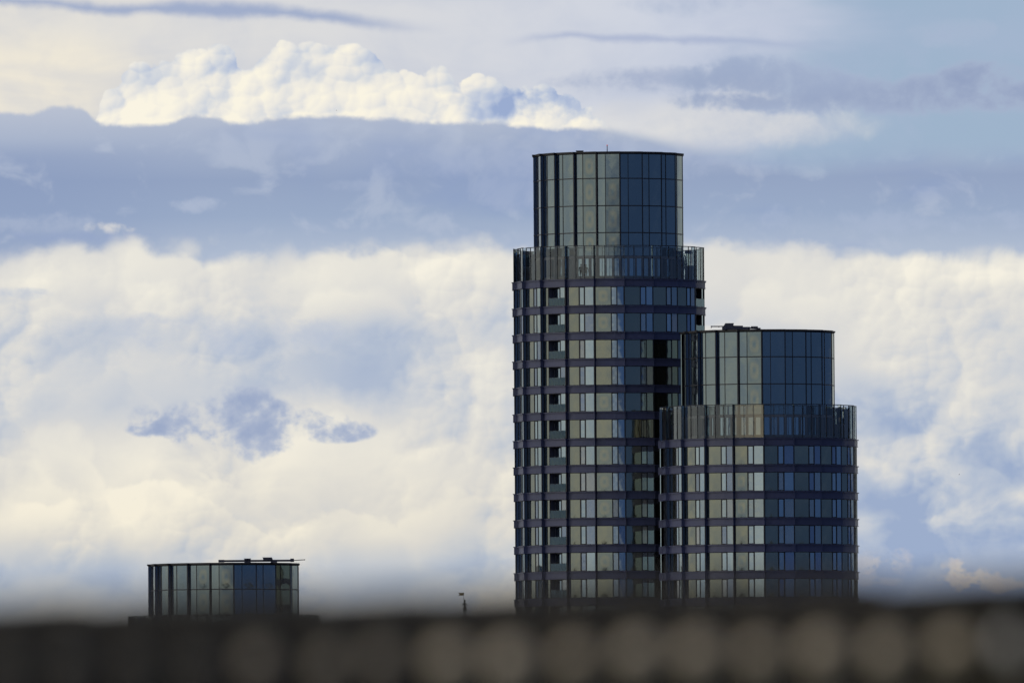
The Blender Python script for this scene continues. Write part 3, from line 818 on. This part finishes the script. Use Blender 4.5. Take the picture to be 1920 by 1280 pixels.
a = figure('person', joints(1.78), EDGES, [clothes('dark coat', (0.030, 0.030, 0.034), (0.02, 0.021, 0.028), (0.22, 0.14, 0.11))])
a.location = (p.x, p.y, zt1); a.rotation_euler = (0, 0, R(12)); tag(a, 'person in dark clothes behind the terrace glass, left of the pair', 'person', 'people on the terrace')
hair(a, 1.02, (0.015, 0.012, 0.010), 'dark hair')
p = at(1098.5, 500, 2005 - 10.7)
c_ = figure('person', joints(1.74, armL=(-.29, -.03, 1.04), handL=(-.20, -.20, 1.12), armR=(.30, .0, 1.03), handR=(.27, -.05, .80)), EDGES,
            [clothes('grey brown coat', (0.060, 0.055, 0.050), (0.025, 0.026, 0.03), (0.22, 0.14, 0.11))])
c_.location = (p.x, p.y, zt1); c_.rotation_euler = (0, 0, R(-18)); tag(c_, 'person in grey brown clothes behind the terrace glass, right of the pair', 'person', 'people on the terrace')
hair(c_, 1.0, (0.03, 0.022, 0.016), 'brown hair')

# ------------------------------------------------------------------ statue with a gilded banner on a cupola
DS = 1900
pf = at(871.5, 1152.5, DS)
s_ = DS / F / 1000                       # metres per photograph pixel
bronze = metal('dark bronze', (0.035, 0.034, 0.026), 0.5)
gilt = metal('dull gilding', (0.30, 0.20, 0.045), 0.4)
stone = metal('sooty stone', (0.07, 0.066, 0.058), 0.85)
cu = empty('cupola', (pf.x, pf.y, 0)); tag(cu, 'small dark domed cupola beneath the banner statue', 'cupola')
zf = pf.z
mb = MB(); mb.lathe([(0.0, zf), (0.30, zf - .02), (0.34, zf - .12), (0.28, zf - .16), (0.42, zf - .34), (0.62, zf - .62), (0.78, zf - .98), (0.86, zf - 1.4), (0.88, zf - 1.5)], 28)
place('dome', mb.mesh('dome', [metal('verdigris lead', (0.045, 0.052, 0.048), 0.7)], True), cu)
mb = MB(); mb.lathe([(1.05, zf - 1.5), (1.05, zf - 1.72), (0.92, zf - 1.75)], 28); mb.lathe([(0.0, zf - 1.5), (1.05, zf - 1.5)], 28); place('cornice', mb.mesh('cornice', [stone]), cu)
for k in range(8):
    t = 2 * math.pi * k / 8; mb = MB(); mb.tube((.8 * math.cos(t), .8 * math.sin(t), zf - 4.2), (.8 * math.cos(t), .8 * math.sin(t), zf - 1.75), .11, .09)
    place('column', mb.mesh('column', [stone], True), cu)
mb = MB(); mb.lathe([(0.0, zf - 4.2), (1.25, zf - 4.2), (1.25, zf - 4.6), (1.1, zf - 4.7), (1.1, zf - 9.0), (2.6, zf - 9.1), (2.6, 0.0)], 28); place('shaft', mb.mesh('shaft', [stone]), cu)
H = 27.5 * s_
J = joints(H, armL=(-.32, -.02, 1.18), handL=(-.15, -.14, 1.30), armR=(.33, .02, 1.12), handR=(.22, -.06, .98))
st = figure('statue', J, EDGES, [bronze]); st.location = (pf.x, pf.y, zf); st.rotation_euler = (0, 0, R(15))
tag(st, 'dark standing statue holding up a gilded swallowtail banner', 'statue')
kk = H / 1.75
mb = MB(); mb.lathe([(0.0, 1.86 * kk), (.05 * kk, 1.83 * kk), (.105 * kk, 1.76 * kk), (.115 * kk, 1.67 * kk), (.15 * kk, 1.645 * kk), (.10 * kk, 1.64 * kk)], 14); place('helmet', mb.mesh('helmet', [bronze], True), st)
mb = MB(); mb.lathe([(.15 * kk, .96 * kk), (.19 * kk, .80 * kk), (.235 * kk, .60 * kk), (.21 * kk, .60 * kk)], 14); place('tunic_skirt', mb.mesh('tunic_skirt', [bronze], True), st)
pt = at(869.5, 1110, DS) - Vector((pf.x, pf.y, zf)); pb = Vector((-.15 * kk, -.14 * kk, 1.02 * kk))
inv = Matrix.Rotation(R(-15), 3, 'Z'); pt = inv @ Vector((pt.x, 0.0, pt.z)); pb.y = pb.y
mb = MB(); mb.tube(pb, pt, 0.028, 0.022); pole = place('banner_pole', mb.mesh('banner_pole', [bronze]), st)
mb = MB()
w, h_ = 11.0 * s_, 5.4 * s_
z1 = pt.z - 0.6 * s_
flat = [(0, 0), (-w, 0.2 * s_), (-w * .70, -h_ * .48), (-w * .92, -h_), (0, -h_ * .95)]
dirx = inv @ Vector((1, 0, 0))
for sgn in (1, -1):
    pts = [pt + dirx * x + Vector((0, 0, zz - 0.6 * s_)) + (inv @ Vector((0, 0.02 * sgn + 0.06 * math.sin(x * 3), 0))) for x, zz in flat]
    mb.quad(pts if sgn < 0 else list(reversed(pts)))
for k in range(5):
    mb.quad([mb.v[k if True else 0], mb.v[(k + 1) % 5], mb.v[5 + (5 - 1 - (k + 1) % 5)], mb.v[5 + (4 - k)]])
place('banner', mb.mesh('banner', [gilt]), pole)

# ------------------------------------------------------------------ birds, very far
def bird(x, y, dist, span, bank, label):
    p = at(x, y, dist)
    mb = MB()
    prof_ = [(0.0, -.30), (.035, -.26), (.06, -.1), (.065, .05), (.04, .2), (.02, .34), (0, .36)]
    i = len(mb.v)
    for r_, yy in prof_:
        for k in range(8):
            t = 2 * math.pi * k / 8; mb.v.append((r_ * math.cos(t), yy, r_ * .9 * math.sin(t)))
    for j in range(len(prof_) - 1):
        for k in range(8):
            a, c = i + j * 8 + k, i + j * 8 + (k + 1) % 8; mb.f.append((a, c, c + 8, a + 8)); mb.m.append(0)
    dk = metal('dark plumage', (0.03, 0.03, 0.032), 0.8)
    o = place('bird', mb.mesh('bird', [dk], True), None, p); o.scale = (span, span, span); o.rotation_euler = (0.05, bank, R(70))
    tag(o, label, 'bird', 'distant birds')
    for s in (-1, 1):
        mb = MB(); wedgepts = [(0.02 * s, -.12), (.28 * s, -.16), (.60 * s, .02), (.30 * s, .0), (.02 * s, .08)]
        n = 5; zz = [0.0, .09, .04, .09, 0.0]
        mb.v = [(x_, y_, z_ + .008) for (x_, y_), z_ in zip(wedgepts, zz)] + [(x_, y_, z_ - .008) for (x_, y_), z_ in zip(wedgepts, zz)]
        mb.f = [tuple(range(5)), tuple(reversed(range(5, 10)))] + [(k, 5 + k, 5 + (k + 1) % 5, (k + 1) % 5) for k in range(5)]; mb.m = [0] * 7
        place('wing', mb.mesh('wing', [dk]), o)
bird(631, 207, 2600, 0.30, 0.3, 'tiny dark bird before the base of the crisp upper cumulus')
bird(1798.5, 889, 2600, 0.30, -0.7, 'tiny dark bird against the blue gap right of the shorter tower')
bird(45.5, 808.5, 3600, 0.30, 0.2, 'tiny faint bird near the left edge of the sky')

# ------------------------------------------------------------------ the blurred tiled roof in front
DR = 45.0
mpx = DR / F / 1000                      # metres per photograph pixel there
PITCHR = R(42)
ridge = at(960, 1106, DR)
yaw_tilt = R(0.95)
house = empty('house', (ridge.x, ridge.y, 0))
tag(house, 'out of focus brown tiled roof across the foot of the picture', 'house')
zr = ridge.z
PIT = 117.2 * mpx                        # spacing of the tile rolls
GAUGE = 0.150                            # exposed length of a course up the slope
def tile_mat(name, c0, c1):
    def fn(q):
        r = objrand(q); co = coords(q)
        n = q.noise(co, 18.0, 5, 0.6)
        c = q.mix(r, c0, c1)
        c = q.mix(q.step(n, 0.45, 0.75) * 0.6, c, (0.06, 0.056, 0.036))
        k = 0.75 + q.noise(co, 60.0, 3, 0.6) * 0.5
        c = q.mix(1.0, c, q.vec(k, k, k), 'MULTIPLY')
        p = principled(q, Base_Color=c, Roughness=0.85)
        q.put(p.inputs['Normal'], bump(q, n, 0.4, 0.01))
        return p.outputs[0]
    return mat(name, fn)
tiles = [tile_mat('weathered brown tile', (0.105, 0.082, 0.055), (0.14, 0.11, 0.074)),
         tile_mat('dark brown tile', (0.046, 0.038, 0.028), (0.064, 0.052, 0.038))]
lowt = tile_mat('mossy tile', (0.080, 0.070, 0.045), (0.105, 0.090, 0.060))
plugs = [tile_mat('dark mortar', (0.07, 0.065, 0.058), (0.11, 0.10, 0.088)), tile_mat('grey brown mortar', (0.30, 0.255, 0.19), (0.40, 0.34, 0.26)),
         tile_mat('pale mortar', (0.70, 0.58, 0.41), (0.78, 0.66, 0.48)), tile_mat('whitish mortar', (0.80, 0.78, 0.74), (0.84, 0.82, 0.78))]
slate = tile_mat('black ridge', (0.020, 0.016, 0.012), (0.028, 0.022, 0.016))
# a barrel tile, x across, y up the slope, z out of it
def barrel():
    mb = MB(); W = PIT * 0.40; n = 10; ln = GAUGE + 0.05
    for (yy, lift, sc) in ((0.0, 0.020, 1.0), (ln, 0.0, 0.90)):
        for k in range(n + 1):
            t = math.pi * k / n
            mb.v.append((-W * sc * math.cos(t), yy, lift + 0.075 * sc * math.sin(t)))
        for k in range(n + 1):
            t = math.pi * k / n
            mb.v.append((-(W * sc - .012) * math.cos(t), yy, lift + (0.075 * sc - .012) * math.sin(t)))
    m_ = n + 1
    for k in range(n):
        mb.f += [(k, k + 1, 2 * m_ + k + 1, 2 * m_ + k), (m_ + k + 1, m_ + k, 3 * m_ + k, 3 * m_ + k + 1), (k + 1, k, m_ + k, m_ + k + 1)]; mb.m += [0, 0, 0]
        mb.sm.add(len(mb.f) - 3)
    return mb
pb_ = MB(); na, nb = 10, 4
for j_ in range(nb + 1):
    for k in range(na):
        t = 2 * math.pi * k / na; q_ = math.pi / 2 * j_ / nb
        pb_.v.append((0.055 * math.sin(q_) * math.cos(t), -0.045 * math.cos(q_), 0.042 * math.sin(q_) * math.sin(t)))
for j_ in range(nb):
    for k in range(na):
        a_, c2_ = j_ * na + k, j_ * na + (k + 1) % na
        pb_.f.append((a_, c2_, c2_ + na, a_ + na)); pb_.m.append(0)
pme = pb_.mesh('mortar_plug', [plugs[1]], True)
bt = barrel(); bme = bt.mesh('roof_tile', [tiles[0]])
roof = MB()
RL, ROWS = 4.6, 12
cs, sn = math.cos(PITCHR), math.sin(PITCHR)
run = ROWS * GAUGE + 0.4
roof.box8([(-RL, -run * cs, zr - run * sn - .16), (RL, -run * cs, zr - run * sn - .16), (RL, run * cs, zr - run * sn - .16), (-RL, run * cs, zr - run * sn - .16),
           (-RL, -0.02, zr - .165), (RL, -0.02, zr - .165), (RL, 0.02, zr - .165), (-RL, 0.02, zr - .165)])
roof.box(-RL, RL, -0.085, 0.085, zr - 0.24, zr - 0.045)
ro = place('roof', roof.mesh('roof', [slate]), house)
tilt = Matrix.Rotation(-yaw_tilt, 4, 'Y')
house.matrix_world = Matrix.Translation((ridge.x, ridge.y, zr)) @ tilt @ Matrix.Translation((0, 0, -zr))
rr = random.Random(11)
x_first = (1078 - 960) * mpx             # centre of one light tile in the photograph
rest = MB()
top_off = 0.195                          # distance down the slope from the ridge line to the top course's lower edge
rowq = Matrix.Rotation(PITCHR, 4, 'X')
k0, k1 = int(-RL / PIT), int(RL / PIT)
for row in range(-1, ROWS - 1):
    dn = top_off + row * GAUGE + GAUGE
    for k in range(k0, k1):
        x = x_first + k * PIT + rr.uniform(-.004, .004)
        if abs(x) > RL - 0.1: continue
        M_ = Matrix.Translation((x, -dn * cs, zr - 0.118 - dn * sn)) @ rowq @ Matrix.Rotation(rr.uniform(-.02, .02), 4, 'Z')
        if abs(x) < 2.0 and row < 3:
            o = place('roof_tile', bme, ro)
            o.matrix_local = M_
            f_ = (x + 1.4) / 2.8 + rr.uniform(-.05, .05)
            m = tiles[1] if f_ < 0.35 else (lowt if row >= 0 else tiles[0])  # darker tiles towards the left
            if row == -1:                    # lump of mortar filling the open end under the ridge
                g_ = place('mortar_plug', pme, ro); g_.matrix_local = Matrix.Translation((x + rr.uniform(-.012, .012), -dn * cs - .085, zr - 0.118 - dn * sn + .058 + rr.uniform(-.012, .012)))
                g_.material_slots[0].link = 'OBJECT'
                g_.material_slots[0].material = plugs[0] if f_ < 0.16 else plugs[1] if f_ < 0.48 else plugs[2] if f_ < 0.90 else plugs[3]  # mortar tone runs from dark at the left to whitish at the right
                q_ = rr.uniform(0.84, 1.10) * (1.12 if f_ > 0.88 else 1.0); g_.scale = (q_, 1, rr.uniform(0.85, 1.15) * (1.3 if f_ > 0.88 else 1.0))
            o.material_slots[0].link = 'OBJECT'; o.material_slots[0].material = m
        else:
            i = len(rest.v); rest.v += [tuple(M_ @ Vector(v)) for v in bt.v]; rest.f += [tuple(i + q for q in f) for f in bt.f]; rest.m += bt.m
ot = place('further_tiles', rest.mesh('further_tiles', [tiles[1]]), ro); ot['kind'] = 'stuff'
mb = MB(); nn = 12; LT = 0.31
for e_ in (0, 1):
    for rad_ in (0.098, 0.080):
        for k in range(nn + 1):
            t = math.pi * (k / nn); mb.v.append(((LT + .03) * e_, -rad_ * math.cos(t), rad_ * 0.95 * math.sin(t) + (.012 if e_ else 0.0)))
m_ = nn + 1
for k in range(nn):
    mb.f += [(k, k + 1, 2 * m_ + k + 1, 2 * m_ + k), (m_ + k, m_ + k + 1, 3 * m_ + k + 1, 3 * m_ + k), (k, k + 1, m_ + k + 1, m_ + k), (2 * m_ + k, 2 * m_ + k + 1, 3 * m_ + k + 1, 3 * m_ + k)]; mb.m += [0] * 4
rme = mb.mesh('ridge_tile', [slate])
x = -RL
while x < RL - LT:
    o = place('ridge_tile', rme, ro, (x, 0, zr - 0.092 + rr.uniform(-.006, .006))); o.rotation_euler = (0, rr.uniform(-.012, .012), 0); x += LT
def brick_mat(q):
    bt_ = q.new('ShaderNodeTexBrick'); co = coords(q); q.put(bt_.inputs['Vector'], co)
    bt_.inputs['Color1'].default_value = (0.012, 0.011, 0.011, 1); bt_.inputs['Color2'].default_value = (0.02, 0.017, 0.016, 1); bt_.inputs['Mortar'].default_value = (0.03, 0.028, 0.026, 1)
    bt_.inputs['Scale'].default_value = 4.4
    return principled(q, Base_Color=X(q, bt_.outputs[0]), Roughness=0.9).outputs[0]
sooty = mat('soot black brick', brick_mat)
wl = MB(); ye = run * cs - 0.25; ze = zr - run * sn - .05
wl.box(-RL + .2, RL - .2, -ye, ye, 0.0, ze - 0.06)
place('wall', wl.mesh('wall', [mat('house brick', brick_mat)]), house)
# black chimney stack at the right edge, in front of the ridge
xc = (1899 - 960) * mpx
mb = MB(); mb.box(xc, xc + 0.55, -0.62, -0.12, ze - 0.4, zr - 0.05); ch = place('chimney', mb.mesh('chimney', [sooty]), ro)
mb = MB(); mb.box(xc - 0.02, xc + 0.57, -0.64, -0.10, zr - 0.17, zr - 0.11); mb.box(xc - 0.035, xc + 0.585, -0.655, -0.085, zr - 0.05, zr - 0.01)
place('chimney_cap', mb.mesh('chimney_cap', [sooty]), ro)
